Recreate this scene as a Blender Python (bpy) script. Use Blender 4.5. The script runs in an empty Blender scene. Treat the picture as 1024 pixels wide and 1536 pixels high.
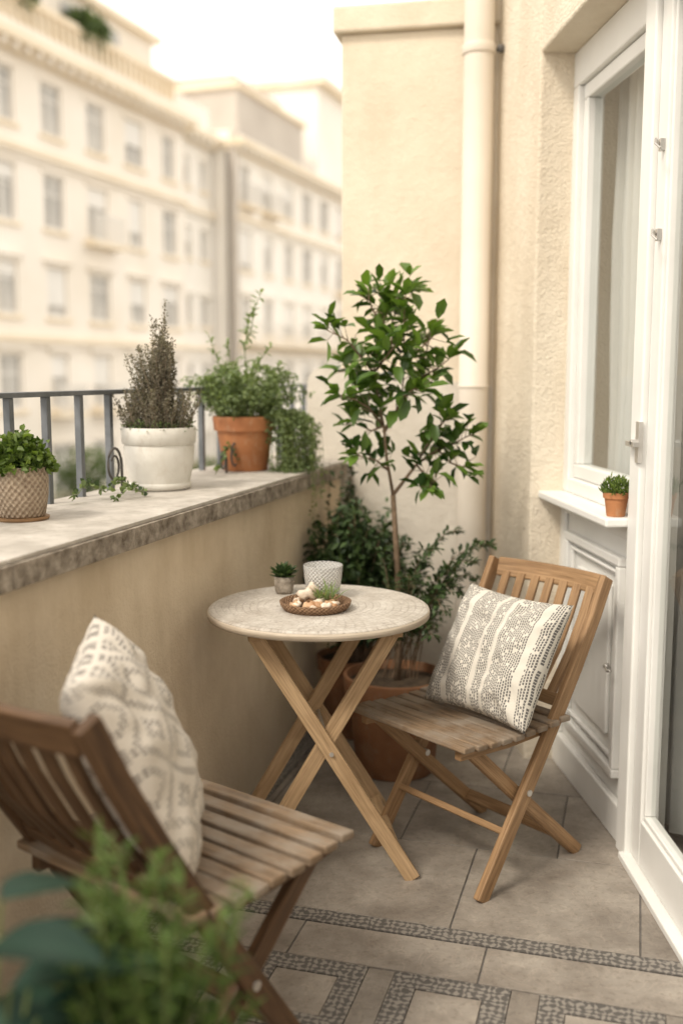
import bpy, math, random
from mathutils import Vector, Matrix, noise
random.seed(11)
V=Vector
D=bpy.data
scene=bpy.context.scene
R=random.random
def U(a,b): return a+(b-a)*random.random()

# ---------------------------------------------------------------- materials
def nd(nt,t,**kw):
    n=nt.nodes.new(t)
    for k,v in kw.items(): setattr(n,k,v)
    return n
def new_mat(name):
    m=D.materials.new(name); m.use_nodes=True
    nt=m.node_tree
    return m,nt,nt.nodes['Principled BSDF']
def mth(nt,op,a,b=None,c=None):
    n=nd(nt,'ShaderNodeMath',operation=op)
    for i,x in enumerate((a,b,c)):
        if x is None: continue
        if isinstance(x,(int,float)): n.inputs[i].default_value=x
        else: nt.links.new(x,n.inputs[i])
    return n.outputs[0]
def c4(c): return (c[0],c[1],c[2],1)
def ramp(nt,fac,stops):
    r=nd(nt,'ShaderNodeValToRGB')
    el=r.color_ramp.elements
    while len(el)<len(stops): el.new(.5)
    for e,(p,c) in zip(el,stops):
        e.position=p; e.color=c4(c)
    nt.links.new(fac,r.inputs[0])
    return r.outputs[0]
def coords(nt,kind='Object',scale=(1,1,1)):
    tc=nd(nt,'ShaderNodeTexCoord'); mp=nd(nt,'ShaderNodeMapping')
    mp.inputs['Scale'].default_value=scale
    nt.links.new(tc.outputs[kind],mp.inputs[0])
    return mp.outputs[0]
def noi(nt,vec,scale,detail=3,rough=.5,dist=0):
    n=nd(nt,'ShaderNodeTexNoise')
    n.inputs['Scale'].default_value=scale; n.inputs['Detail'].default_value=detail
    n.inputs['Roughness'].default_value=rough; n.inputs['Distortion'].default_value=dist
    nt.links.new(vec,n.inputs['Vector'])
    return n.outputs['Fac']
def mixc(nt,fac,a,b,mode='MIX'):
    n=nd(nt,'ShaderNodeMix',data_type='RGBA',blend_type=mode)
    for s,x in ((0,fac),(6,a),(7,b)):
        if isinstance(x,(int,float)): n.inputs[s].default_value=x
        elif isinstance(x,tuple): n.inputs[s].default_value=c4(x)
        else: nt.links.new(x,n.inputs[s])
    return n.outputs[2]
def bump(nt,p,h,strength,dist=.01):
    b=nd(nt,'ShaderNodeBump'); b.inputs['Strength'].default_value=strength; b.inputs['Distance'].default_value=dist
    nt.links.new(h,b.inputs['Height']); nt.links.new(b.outputs[0],p.inputs['Normal'])
def surf(name,c1,c2,scale=3,rough=.8,bs=.3,bscale=80,bd=.004,kind='Object',vs=(1,1,1),spec=.3,tint=False,metal=0,patch=None):
    m,nt,p=new_mat(name)
    v=coords(nt,kind,vs)
    f=noi(nt,v,scale,5 if tint else 3,.62)
    col=ramp(nt,f,[(.3,c1),(.7,c2)])
    if tint:
        a=nd(nt,'ShaderNodeAttribute',attribute_name='tint')
        k=mth(nt,'MULTIPLY_ADD',a.outputs['Fac'],.26,.87)
        h=nd(nt,'ShaderNodeHueSaturation'); nt.links.new(k,h.inputs['Value']); nt.links.new(col,h.inputs['Color']); col=h.outputs[0]
        sp=ramp(nt,noi(nt,v,60,3,.65),[(.34,(.70,.68,.66)),(.47,(1,1,1))])
        col=mixc(nt,.6,col,sp,'MULTIPLY')
        vein=ramp(nt,noi(nt,v,9,4,.7,1.5),[(.47,(1,1,1)),(.5,(1.22,1.2,1.18)),(.53,(1,1,1))])
        col=mixc(nt,.7,col,vein,'MULTIPLY')
    if patch:
        pf=ramp(nt,noi(nt,coords(nt,'Object',(1,1,.6)),26,4,.7),[(.52,(0,0,0)),(.70,(1,1,1))])
        col=mixc(nt,mth(nt,'MULTIPLY',pf,.5),col,patch)
    nt.links.new(col,p.inputs['Base Color'])
    p.inputs['Roughness'].default_value=rough
    p.inputs['Specular IOR Level'].default_value=spec
    p.inputs['Metallic'].default_value=metal
    if bs>0: bump(nt,p,noi(nt,v,bscale,3,.6),bs,bd)
    return m
def stucco(name,c1,c2,bs=.6,stain=.2,bd=.008,bsc=19):
    m,nt,p=new_mat(name)
    v=coords(nt)
    f=noi(nt,v,2.6,5,.65)
    col=ramp(nt,f,[(.32,c1),(.68,c2)])
    f2=noi(nt,coords(nt,'Object',(3.5,3.5,.8)),1.7,4,.65)
    st=ramp(nt,f2,[(.36,(.76,.72,.66)),(.58,(1,1,1))])
    col=mixc(nt,stain,col,st,'MULTIPLY')
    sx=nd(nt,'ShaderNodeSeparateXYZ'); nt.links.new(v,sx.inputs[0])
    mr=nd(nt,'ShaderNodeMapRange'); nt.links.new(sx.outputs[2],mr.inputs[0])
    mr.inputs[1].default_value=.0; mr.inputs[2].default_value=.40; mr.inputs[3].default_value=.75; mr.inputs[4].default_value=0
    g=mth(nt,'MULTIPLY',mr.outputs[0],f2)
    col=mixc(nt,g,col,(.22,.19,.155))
    nt.links.new(col,p.inputs['Base Color'])
    p.inputs['Roughness'].default_value=.92; p.inputs['Specular IOR Level'].default_value=.2
    h=mth(nt,'ADD',mth(nt,'MULTIPLY',noi(nt,v,bsc,4,.6),1.0),mth(nt,'MULTIPLY',noi(nt,v,120,2,.6),.6))
    bump(nt,p,h,bs,bd)
    return m
def wood(name,c1,c2,rough=.6,bs=.3,gray=None):
    m,nt,p=new_mat(name)
    v=coords(nt,'UV',(3.2,48,1))
    f=noi(nt,v,1,4,.6,1.2)
    col=ramp(nt,f,[(.28,c1),(.5,tuple((a+b)/2 for a,b in zip(c1,c2))),(.72,c2)])
    fine=noi(nt,coords(nt,'UV',(9,260,1)),1,2,.6)
    col=mixc(nt,.6,col,ramp(nt,fine,[(.35,(.55,.53,.50)),(.6,(1,1,1))]),'MULTIPLY')
    blot=noi(nt,coords(nt,'Object'),7,3,.6)
    col=mixc(nt,.5,col,ramp(nt,blot,[(.35,(.72,.68,.64)),(.6,(1,1,1))]),'MULTIPLY')
    if gray:
        col=mixc(nt,ramp(nt,noi(nt,coords(nt,'Object'),11,3,.6),[(.42,(0,0,0)),(.65,(1,1,1))]),col,gray)
    nt.links.new(col,p.inputs['Base Color'])
    p.inputs['Roughness'].default_value=rough; p.inputs['Specular IOR Level'].default_value=.3
    bump(nt,p,mth(nt,'ADD',f,fine),bs,.0015)
    return m
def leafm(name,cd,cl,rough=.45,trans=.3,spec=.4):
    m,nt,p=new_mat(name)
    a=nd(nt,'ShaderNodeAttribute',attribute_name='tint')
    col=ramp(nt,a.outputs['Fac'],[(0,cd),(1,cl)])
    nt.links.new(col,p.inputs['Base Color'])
    p.inputs['Roughness'].default_value=rough; p.inputs['Specular IOR Level'].default_value=spec
    t=nd(nt,'ShaderNodeBsdfTranslucent')
    nt.links.new(mixc(nt,1.0,col,(1.5,1.6,.7),'MULTIPLY'),t.inputs[0])
    mx=nd(nt,'ShaderNodeMixShader'); mx.inputs[0].default_value=trans
    nt.links.new(p.outputs[0],mx.inputs[1]); nt.links.new(t.outputs[0],mx.inputs[2])
    nt.links.new(mx.outputs[0],nt.nodes['Material Output'].inputs[0])
    return m
def glassm(name,tr=(.93,.95,.94)):
    m,nt,p=new_mat(name)
    nt.nodes.remove(p)
    t=nd(nt,'ShaderNodeBsdfTransparent'); t.inputs[0].default_value=c4(tr)
    g=nd(nt,'ShaderNodeBsdfGlossy'); g.inputs['Roughness'].default_value=0
    lw=nd(nt,'ShaderNodeLayerWeight'); lw.inputs[0].default_value=.5
    fr=mth(nt,'MULTIPLY_ADD',mth(nt,'POWER',lw.outputs['Facing'],4.0),.85,.05)
    mx=nd(nt,'ShaderNodeMixShader')
    nt.links.new(fr,mx.inputs[0])
    nt.links.new(t.outputs[0],mx.inputs[1]); nt.links.new(g.outputs[0],mx.inputs[2])
    nt.links.new(mx.outputs[0],nt.nodes['Material Output'].inputs[0])
    return m

M={}
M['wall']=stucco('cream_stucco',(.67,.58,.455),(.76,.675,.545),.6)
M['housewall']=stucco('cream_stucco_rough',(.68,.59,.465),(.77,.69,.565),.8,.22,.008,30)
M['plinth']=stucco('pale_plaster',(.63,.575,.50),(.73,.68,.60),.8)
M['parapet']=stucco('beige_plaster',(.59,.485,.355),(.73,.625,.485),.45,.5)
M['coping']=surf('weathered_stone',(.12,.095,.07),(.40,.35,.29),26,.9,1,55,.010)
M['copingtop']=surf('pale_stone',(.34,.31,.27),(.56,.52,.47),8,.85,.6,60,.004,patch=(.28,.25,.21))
M['tile']=surf('floor_tile',(.16,.135,.112),(.345,.308,.265),5,.48,.35,45,.002,tint=True,spec=.38)
M['grout']=surf('grout',(.10,.09,.08),(.18,.165,.15),20,.9,.3)
M['white']=surf('white_paint',(.73,.72,.69),(.80,.79,.76),4,.4,.12,30,.002,spec=.45)
M['pipe']=surf('pipe_paint',(.68,.61,.52),(.74,.67,.58),3,.5,.1,30,.002,spec=.35)
M['metal']=surf('grey_metal',(.11,.12,.13),(.20,.21,.225),10,.5,.1,60,.001,spec=.5,metal=.3)
M['steel']=surf('hinge_steel',(.5,.48,.45),(.6,.58,.55),10,.35,.1,60,.001,metal=.8)
M['dark']=surf('dark_iron',(.06,.055,.05),(.12,.11,.10),20,.5,.2,60,.001)
M['oak']=wood('light_oak',(.38,.25,.135),(.60,.42,.25),.55)
M['teak']=wood('teak',(.22,.125,.06),(.42,.265,.14),.55)
M['graywood']=wood('weathered_teak',(.12,.08,.048),(.34,.24,.155),.6,.5,(.25,.205,.16))
M['darkwood']=wood('dark_teak',(.05,.026,.013),(.16,.09,.045),.5)
M['whitewood']=wood('whitewashed_wood',(.48,.40,.31),(.64,.56,.46),.6,.3)
M['terra']=surf('terracotta',(.34,.13,.055),(.48,.21,.09),7,.75,.25,50,.002,patch=(.50,.34,.22))
M['terradark']=surf('terracotta_aged',(.15,.068,.032),(.31,.15,.075),5,.8,.4,40,.003,patch=(.28,.20,.14))
M['whitepot']=surf('white_ceramic',(.60,.575,.52),(.72,.695,.64),9,.6,.4,25,.003,patch=(.52,.47,.40))
M['soil']=surf('soil',(.03,.02,.012),(.10,.07,.045),40,1,1,90,.01)
M['bark']=surf('bark',(.11,.075,.045),(.26,.18,.12),30,.9,.6,60,.003)
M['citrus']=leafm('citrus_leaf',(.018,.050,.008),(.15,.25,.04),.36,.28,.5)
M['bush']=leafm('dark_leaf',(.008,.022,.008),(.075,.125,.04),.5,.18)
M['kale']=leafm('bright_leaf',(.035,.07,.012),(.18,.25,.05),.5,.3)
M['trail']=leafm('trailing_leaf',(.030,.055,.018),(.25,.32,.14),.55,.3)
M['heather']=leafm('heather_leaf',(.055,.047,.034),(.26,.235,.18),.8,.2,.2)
M['stem']=surf('green_stem',(.10,.13,.04),(.18,.22,.08),20,.7,0)
M['drystem']=surf('dry_stem',(.16,.12,.08),(.26,.21,.15),20,.8,0)
M['feather']=leafm('feathery_leaf',(.015,.042,.008),(.13,.20,.05),.5,.3)
M['bigleaf']=leafm('broad_leaf',(.006,.020,.013),(.022,.060,.036),.5,.12,.25)
M['glass']=glassm('window_glass')
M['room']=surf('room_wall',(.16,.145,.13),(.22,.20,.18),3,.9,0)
M['bwall']=surf('facade_cream',(.79,.72,.62),(.87,.81,.73),.35,.9,0)  # albedo paled: aerial haze over the street is put into the colour
M['bwall2']=surf('facade_pale',(.82,.77,.69),(.89,.85,.79),.3,.9,0)  # same distance haze painted in as a paler wall colour
M['btrim']=surf('facade_trim',(.77,.65,.48),(.86,.76,.61),.8,.9,0)
M['bgrey']=surf('concrete_roof_block',(.48,.43,.38),(.57,.52,.46),.5,.9,0)
M['bglass']=surf('facade_window_glass',(.34,.325,.30),(.60,.57,.52),.45,.3,0,spec=.5)  # lightened glass colour stands in for haze in front of far windows
M['bframe']=surf('facade_window_frame',(.72,.69,.64),(.80,.77,.72),1,.6,0)
M['street']=surf('asphalt',(.045,.045,.045),(.07,.068,.065),.6,.9,0)
M['pave']=surf('pavement_stone',(.34,.32,.29),(.42,.40,.37),.8,.9,0)
M['crown']=leafm('street_tree_leaf',(.04,.07,.02),(.14,.19,.07),.6,.3)

def curtain_mat():
    m,nt,p=new_mat('sheer_curtain')
    p.inputs['Base Color'].default_value=(.74,.735,.71,1); p.inputs['Roughness'].default_value=.9
    tr=nd(nt,'ShaderNodeBsdfTransparent')
    m2=nd(nt,'ShaderNodeMixShader'); m2.inputs[0].default_value=.22
    nt.links.new(p.outputs[0],m2.inputs[1]); nt.links.new(tr.outputs[0],m2.inputs[2])
    nt.links.new(m2.outputs[0],nt.nodes['Material Output'].inputs[0])
    return m
M['curtain']=curtain_mat()

def mosaic_mat():
    m,nt,p=new_mat('mosaic_border')
    tc=nd(nt,'ShaderNodeTexCoord'); mp=nd(nt,'ShaderNodeMapping')
    mp.inputs['Rotation'].default_value=(0,0,math.atan2(.275,.961)); nt.links.new(tc.outputs['Object'],mp.inputs[0])
    v=mp.outputs[0]
    sp=nd(nt,'ShaderNodeSeparateXYZ'); nt.links.new(v,sp.inputs[0])
    w=mth(nt,'MULTIPLY',mth(nt,'SUBTRACT',noi(nt,v,34,2),.5),.034)
    w2=mth(nt,'MULTIPLY',mth(nt,'SUBTRACT',noi(nt,v,29,2),.5),.034)
    x=mth(nt,'ADD',sp.outputs[0],w); y=mth(nt,'ADD',sp.outputs[1],w2)
    a=mth(nt,'SINE',mth(nt,'MULTIPLY',mth(nt,'ADD',x,y),190)); b_=mth(nt,'SINE',mth(nt,'MULTIPLY',mth(nt,'SUBTRACT',x,y),190))
    f=mth(nt,'MULTIPLY_ADD',mth(nt,'MULTIPLY',a,b_),.5,.5)
    f=mth(nt,'ADD',mth(nt,'MULTIPLY',f,.6),mth(nt,'MULTIPLY',noi(nt,v,95,3),.55))
    col=ramp(nt,f,[(.52,(.095,.086,.078)),(.68,(.26,.235,.205))])
    nt.links.new(col,p.inputs['Base Color']); p.inputs['Roughness'].default_value=.6
    return m
M['mosaic']=mosaic_mat()

def fabric_stripe():
    m,nt,p=new_mat('woven_stripe_fabric')
    tc=nd(nt,'ShaderNodeTexCoord'); sp=nd(nt,'ShaderNodeSeparateXYZ'); nt.links.new(tc.outputs['UV'],sp.inputs[0])
    x,y=sp.outputs[0],sp.outputs[1]
    wob=mth(nt,'MULTIPLY',mth(nt,'SUBTRACT',noi(nt,coords(nt,'UV'),7,2),.5),.010)
    x=mth(nt,'ADD',x,wob)
    xc=mth(nt,'MULTIPLY',x,64); yc=mth(nt,'MULTIPLY',y,46)
    xi=mth(nt,'FLOOR',xc)
    w0=nd(nt,'ShaderNodeTexWhiteNoise',noise_dimensions='1D'); nt.links.new(xi,w0.inputs['W'])
    yo=mth(nt,'ADD',yc,mth(nt,'MULTIPLY',w0.outputs['Value'],7)); yi=mth(nt,'FLOOR',yo)
    cb=nd(nt,'ShaderNodeCombineXYZ'); nt.links.new(xi,cb.inputs[0]); nt.links.new(yi,cb.inputs[1])
    wn=nd(nt,'ShaderNodeTexWhiteNoise',noise_dimensions='2D'); nt.links.new(cb.outputs[0],wn.inputs['Vector'])
    band=mth(nt,'SINE',mth(nt,'MULTIPLY',x,2*math.pi*7.5)); band2=mth(nt,'SINE',mth(nt,'MULTIPLY',x,2*math.pi*3.1))
    dens=mth(nt,'MULTIPLY',mth(nt,'GREATER_THAN',mth(nt,'ADD',band,mth(nt,'MULTIPLY',band2,.6)),-.9),.9)
    on=mth(nt,'LESS_THAN',wn.outputs['Value'],dens)
    fx=mth(nt,'LESS_THAN',mth(nt,'FRACT',xc),.60); fy=mth(nt,'LESS_THAN',mth(nt,'FRACT',yo),.78)
    f=mth(nt,'MULTIPLY',on,mth(nt,'MULTIPLY',fx,fy))
    col=mixc(nt,mth(nt,'MULTIPLY',f,.87),(.64,.60,.53),(.07,.067,.07))
    nt.links.new(col,p.inputs['Base Color']); p.inputs['Roughness'].default_value=.95; p.inputs['Specular IOR Level'].default_value=.1
    h=mth(nt,'ADD',mth(nt,'MULTIPLY',f,.6),noi(nt,coords(nt,'UV'),160,2))
    bump(nt,p,h,.7,.003)
    return m
M['stripe']=fabric_stripe()
def fabric_ikat():
    m,nt,p=new_mat('ikat_fabric')
    tc=nd(nt,'ShaderNodeTexCoord'); sp=nd(nt,'ShaderNodeSeparateXYZ'); nt.links.new(tc.outputs['UV'],sp.inputs[0])
    n1=mth(nt,'MULTIPLY',mth(nt,'SUBTRACT',noi(nt,coords(nt,'UV',(1,6,1)),14,3),.5),.03)
    x=mth(nt,'ADD',sp.outputs[0],n1); y=sp.outputs[1]
    ax=mth(nt,'ABSOLUTE',mth(nt,'SUBTRACT',mth(nt,'FRACT',mth(nt,'MULTIPLY',x,2.6)),.5))
    ay=mth(nt,'ABSOLUTE',mth(nt,'SUBTRACT',mth(nt,'FRACT',mth(nt,'MULTIPLY',y,3.1)),.5))
    d2=mth(nt,'ADD',mth(nt,'MULTIPLY',mth(nt,'MAXIMUM',ax,ay),.15),mth(nt,'MULTIPLY',mth(nt,'ADD',ax,ay),.65))
    ring=mth(nt,'FRACT',mth(nt,'MULTIPLY',d2,4.4))
    f=mth(nt,'GREATER_THAN',ring,.56)
    dash=mth(nt,'GREATER_THAN',mth(nt,'SINE',mth(nt,'MULTIPLY',sp.outputs[1],330)),-.3)
    dash2=mth(nt,'GREATER_THAN',mth(nt,'SINE',mth(nt,'MULTIPLY',sp.outputs[0],250)),-.6)
    f=mth(nt,'MULTIPLY',mth(nt,'MULTIPLY',f,mth(nt,'MULTIPLY',dash,dash2)),ramp(nt,noi(nt,coords(nt,'UV'),5,4),[(.30,(.40,.40,.40)),(.52,(1,1,1))]))
    col=mixc(nt,mth(nt,'MULTIPLY',f,.9),(.58,.535,.475),(.10,.09,.088))
    nt.links.new(col,p.inputs['Base Color']); p.inputs['Roughness'].default_value=.95; p.inputs['Specular IOR Level'].default_value=.1
    bump(nt,p,mth(nt,'ADD',f,noi(nt,coords(nt,'UV'),150,2)),.6,.003)
    return m
M['ikat']=fabric_ikat()
def woven_mat(name,c1,c2,s=90):
    m,nt,p=new_mat(name)
    tc=nd(nt,'ShaderNodeTexCoord'); sp=nd(nt,'ShaderNodeSeparateXYZ'); nt.links.new(tc.outputs['UV'],sp.inputs[0])
    w=mth(nt,'MULTIPLY',noi(nt,coords(nt),45,2),3.0)
    a=mth(nt,'SINE',mth(nt,'ADD',mth(nt,'MULTIPLY',sp.outputs[0],s*6.2832),w)); b=mth(nt,'SINE',mth(nt,'ADD',mth(nt,'MULTIPLY',sp.outputs[1],s*13),w))
    f=mth(nt,'MULTIPLY_ADD',mth(nt,'MULTIPLY',a,b),.5,.5)
    f=mth(nt,'ADD',mth(nt,'MULTIPLY',f,.45),mth(nt,'MULTIPLY',noi(nt,coords(nt),80,3),.65))
    nt.links.new(ramp(nt,f,[(.25,c1),(.85,c2)]),p.inputs['Base Color']); p.inputs['Roughness'].default_value=.9
    bump(nt,p,f,1.0,.010)
    return m
M['basket']=woven_mat('woven_basket',(.20,.14,.095),(.48,.39,.29),26)
M['rattan']=woven_mat('rattan',(.12,.06,.03),(.34,.21,.12),46)
def tabletop_mat():
    m,nt,p=new_mat('mosaic_tabletop')
    tc=nd(nt,'ShaderNodeTexCoord'); v=tc.outputs['Object']
    sp=nd(nt,'ShaderNodeSeparateXYZ'); nt.links.new(v,sp.inputs[0])
    r=mth(nt,'SQRT',mth(nt,'ADD',mth(nt,'MULTIPLY',sp.outputs[0],sp.outputs[0]),mth(nt,'MULTIPLY',sp.outputs[1],sp.outputs[1])))
    r=mth(nt,'ADD',r,mth(nt,'MULTIPLY',noi(nt,v,16,3),.014))
    ring=mth(nt,'SINE',mth(nt,'MULTIPLY',r,330))
    th=mth(nt,'ARCTAN2',sp.outputs[1],sp.outputs[0])
    seg=mth(nt,'SINE',mth(nt,'MULTIPLY_ADD',mth(nt,'FLOOR',mth(nt,'MULTIPLY',r,52)),1.7,mth(nt,'MULTIPLY',th,60)))
    f=mth(nt,'MAXIMUM',ring,mth(nt,'MULTIPLY',seg,.95))
    f=mth(nt,'MULTIPLY',ramp(nt,f,[(.70,(0,0,0)),(.96,(1,1,1))]),ramp(nt,noi(nt,v,12,4,.65),[(.36,(.1,.1,.1)),(.62,(1,1,1))]))
    base=ramp(nt,noi(nt,v,18,5,.72),[(.3,(.38,.335,.285)),(.68,(.60,.56,.505))])
    sp2=ramp(nt,noi(nt,v,120,2,.6),[(.36,(.66,.63,.6)),(.46,(1,1,1))])
    col=mixc(nt,mth(nt,'MULTIPLY',f,.50),mixc(nt,.6,base,sp2,'MULTIPLY'),(.27,.23,.19))
    nt.links.new(col,p.inputs['Base Color']); p.inputs['Roughness'].default_value=.6
    bump(nt,p,mth(nt,'SUBTRACT',1,f),.5,.002)
    return m
M['ttop']=tabletop_mat()

# ---------------------------------------------------------------- builder
class B:
    def __init__(s,mx=None): s.v=[];s.f=[];s.uv=[];s.t=[];s.M=mx
    def pv(s,p,t=.5):
        p=V(p)
        if s.M is not None: p=s.M@p
        s.v.append(tuple(p)); s.t.append(t); return len(s.v)-1
    def fc(s,ids,uv=None):
        s.f.append(tuple(ids)); s.uv.append(uv or [(0,0)]*len(ids))
    def fbox(s,o,ax,ay,ar,br,zr,t=.5):
        o=V((o[0],o[1],0)); ax=V((ax[0],ax[1],0)); ay=V((ay[0],ay[1],0))
        c=[]
        for z in zr:
            for a,b in ((ar[0],br[0]),(ar[1],br[0]),(ar[1],br[1]),(ar[0],br[1])):
                q=o+ax*a+ay*b; c.append(s.pv((q.x,q.y,z),t))
        flip=(ax.x*ay.y-ax.y*ay.x)<0
        if (ar[1]<ar[0])!=(br[1]<br[0]): flip=not flip
        F=[(0,3,2,1),(4,5,6,7),(0,1,5,4),(1,2,6,5),(2,3,7,6),(3,0,4,7)]
        la,lb,lz=abs(ar[1]-ar[0]),abs(br[1]-br[0]),abs(zr[1]-zr[0]); k=R()*9
        dims=[(la,lb),(la,lb),(la,lz),(lb,lz),(la,lz),(lb,lz)]
        for q,(m,n) in zip(F,dims):
            if m>=n: uv=[(k,k),(k+m,k),(k+m,k+n),(k,k+n)]
            else: uv=[(k,k),(k,k+m),(k+n,k+m),(k+n,k)]
            ids=[c[i] for i in q]
            if flip: ids.reverse(); uv.reverse()
            s.fc(ids,uv)
    def box(s,c,d,t=.5):
        s.fbox((0,0),(1,0),(0,1),(c[0]-d[0]/2,c[0]+d[0]/2),(c[1]-d[1]/2,c[1]+d[1]/2),(c[2]-d[2]/2,c[2]+d[2]/2),t)
    def sweep(s,pts,w,th,side):
        pts=[V(p) for p in pts]; side=V(side).normalized(); k=R()*9; rows=[]; l=0
        for i,p in enumerate(pts):
            a=pts[max(i-1,0)]; b=pts[min(i+1,len(pts)-1)]
            tg=(b-a).normalized(); sd=(side-tg*side.dot(tg)).normalized(); n=tg.cross(sd)
            if i>0: l+=(p-pts[i-1]).length
            rows.append(([s.pv(p+sd*(w/2*x)+n*(th/2*y)) for x,y in ((-1,-1),(1,-1),(1,1),(-1,1))],l))
        per=[0,w,w+th,2*w+th,2*w+2*th]
        for (r0,l0),(r1,l1) in zip(rows,rows[1:]):
            for j in range(4):
                j2=(j+1)%4
                s.fc((r0[j],r0[j2],r1[j2],r1[j]),[(k+l0,k+per[j]),(k+l0,k+per[j+1]),(k+l1,k+per[j+1]),(k+l1,k+per[j])])
        s.fc(tuple(reversed(rows[0][0]))); s.fc(tuple(rows[-1][0]))
    def tube(s,pts,r0,r1=None,n=6,t=.5):
        pts=[V(p) for p in pts]; r1=r0 if r1 is None else r1; rows=[]; N=len(pts)
        for i,p in enumerate(pts):
            a=pts[max(i-1,0)]; b=pts[min(i+1,N-1)]
            tg=(b-a).normalized()
            ref=V((0,0,1)) if abs(tg.z)<.9 else V((1,0,0))
            sd=tg.cross(ref).normalized(); nn=tg.cross(sd)
            r=r0+(r1-r0)*i/max(N-1,1)
            rows.append([s.pv(p+sd*(r*math.cos(2*math.pi*j/n))+nn*(r*math.sin(2*math.pi*j/n)),t) for j in range(n)])
        for ra,rb in zip(rows,rows[1:]):
            for j in range(n):
                s.fc((ra[j],rb[j],rb[(j+1)%n],ra[(j+1)%n]))
        s.fc(tuple(rows[0])); s.fc(tuple(reversed(rows[-1])))
    def lathe(s,prof,c,n=40,wob=0):
        rows=[]; l=0; pr=None
        for r,z in prof:
            if pr: l+=math.hypot(r-pr[0],z-pr[1])
            pr=(r,z)
            rows.append(([s.pv((c[0]+r*math.cos(2*math.pi*j/n),c[1]+r*math.sin(2*math.pi*j/n),c[2]+z)) for j in range(n)],l))
        for (a,la),(b,lb) in zip(rows,rows[1:]):
            for j in range(n):
                u0,u1=j/n,(j+1)/n
                s.fc((a[j],a[(j+1)%n],b[(j+1)%n],b[j]),[(u0,la),(u1,la),(u1,lb),(u0,lb)])
        if prof[0][0]>0: s.fc(tuple(reversed(rows[0][0])))
        if prof[-1][0]>0: s.fc(tuple(rows[-1][0]))
    def ell(s,c,r,n=12,m=8,rot=None,nz=0):
        g=[]
        for i in range(m+1):
            ph=math.pi*i/m; row=[]
            for j in range(n):
                a=2*math.pi*j/n
                p=V((math.sin(ph)*math.cos(a)*r[0],math.sin(ph)*math.sin(a)*r[1],math.cos(ph)*r[2]))
                if nz: p*=1+nz*noise.noise(p*60+V(c)*9)
                if rot: p=rot@p
                row.append(s.pv(V(c)+p))
            g.append(row)
        for i in range(m):
            for j in range(n): s.fc((g[i][j],g[i+1][j],g[i+1][(j+1)%n],g[i][(j+1)%n]))
    def leaf(s,p,d,up,Ln,W,t=.5,fold=.22,curl=.25):
        p=V(p); d=V(d).normalized(); sd=d.cross(V(up))
        if sd.length<1e-3: sd=d.cross(V((1,.3,.1)))
        sd.normalize(); n=sd.cross(d)
        def q(a,w,h=0): return s.pv(p+d*(a*Ln)+sd*(w*W/2)+n*(h*W*fold-curl*a*a*Ln*.6),t)
        b=q(0,0); l1,c1,r1=q(.3,-.8,1),q(.3,0),q(.3,.8,1); l2,c2,r2=q(.70,-.88,1),q(.70,0),q(.70,.88,1); e=q(1,0,.2)
        for f in ((b,c1,l1),(b,r1,c1),(l1,c1,c2,l2),(c1,r1,r2,c2),(l2,c2,e),(c2,r2,e)): s.fc(f)
    def bleaf(s,p,d,up,Ln,W,t=.5,fold=.12,curl=.5):
        p=V(p); d=V(d).normalized(); sd=d.cross(V(up))
        if sd.length<1e-3: sd=V((1,0,0))
        sd.normalize(); n=sd.cross(d); K=9; rows=[]
        for i in range(K+1):
            a=i/K; w=math.sin(math.pi*a**.8)**.8 if 0<a<1 else .01
            rows.append([s.pv(p+d*(a*Ln)+sd*(x*w*W/2)+n*(abs(x)*W*fold*w-curl*a*a*Ln*.6+.01*W*math.sin(a*30)*abs(x)),t+ (.25 if x==0 else 0)) for x in (-1,-.5,0,.5,1)])
        for r0,r1 in zip(rows,rows[1:]):
            for j in range(4): s.fc((r0[j],r0[j+1],r1[j+1],r1[j]))
    def sleaf(s,p,d,up,Ln,W,t=.5):
        p=V(p); d=V(d).normalized(); sd=d.cross(V(up))
        if sd.length<1e-3: sd=V((1,0,0))
        sd.normalize(); n=sd.cross(d)
        a=s.pv(p,t);b=s.pv(p+d*(.5*Ln)+sd*(W/2)+n*(.12*W),t);c=s.pv(p+d*Ln-n*.1*Ln,t);e=s.pv(p+d*(.5*Ln)-sd*(W/2)+n*(.12*W),t)
        s.fc((a,b,c,e))
    def obj(s,name,mat,parent=None,smooth=False,bevel=0,origin=None):
        me=D.meshes.new(name)
        vs=s.v
        if origin: vs=[(a-origin[0],b-origin[1],c-origin[2]) for a,b,c in vs]
        me.from_pydata(vs,[],s.f)
        uvl=me.uv_layers.new(name='UVMap')
        flat=[c for f in s.uv for u in f for c in u]
        uvl.data.foreach_set('uv',flat)
        at=me.attributes.new('tint','FLOAT','POINT'); at.data.foreach_set('value',s.t)
        me.materials.append(M[mat] if isinstance(mat,str) else mat)
        if smooth: me.polygons.foreach_set('use_smooth',[True]*len(me.polygons))
        me.update()
        o=D.objects.new(name,me); scene.collection.objects.link(o)
        if origin: o.location=origin
        if bevel:
            b=o.modifiers.new('bevel','BEVEL'); b.width=bevel; b.segments=2; b.limit_method='ANGLE'; b.angle_limit=math.radians(40)
        if parent: o.parent=parent
        return o
def empty(name):
    e=D.objects.new(name,None); scene.collection.objects.link(e); e.empty_display_size=.1; return e
def rv(up=0):
    while True:
        v=V((U(-1,1),U(-1,1),U(-1,1)))
        if .1<v.length<1: break
    v.normalize(); v.z+=up; return v.normalized()

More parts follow.
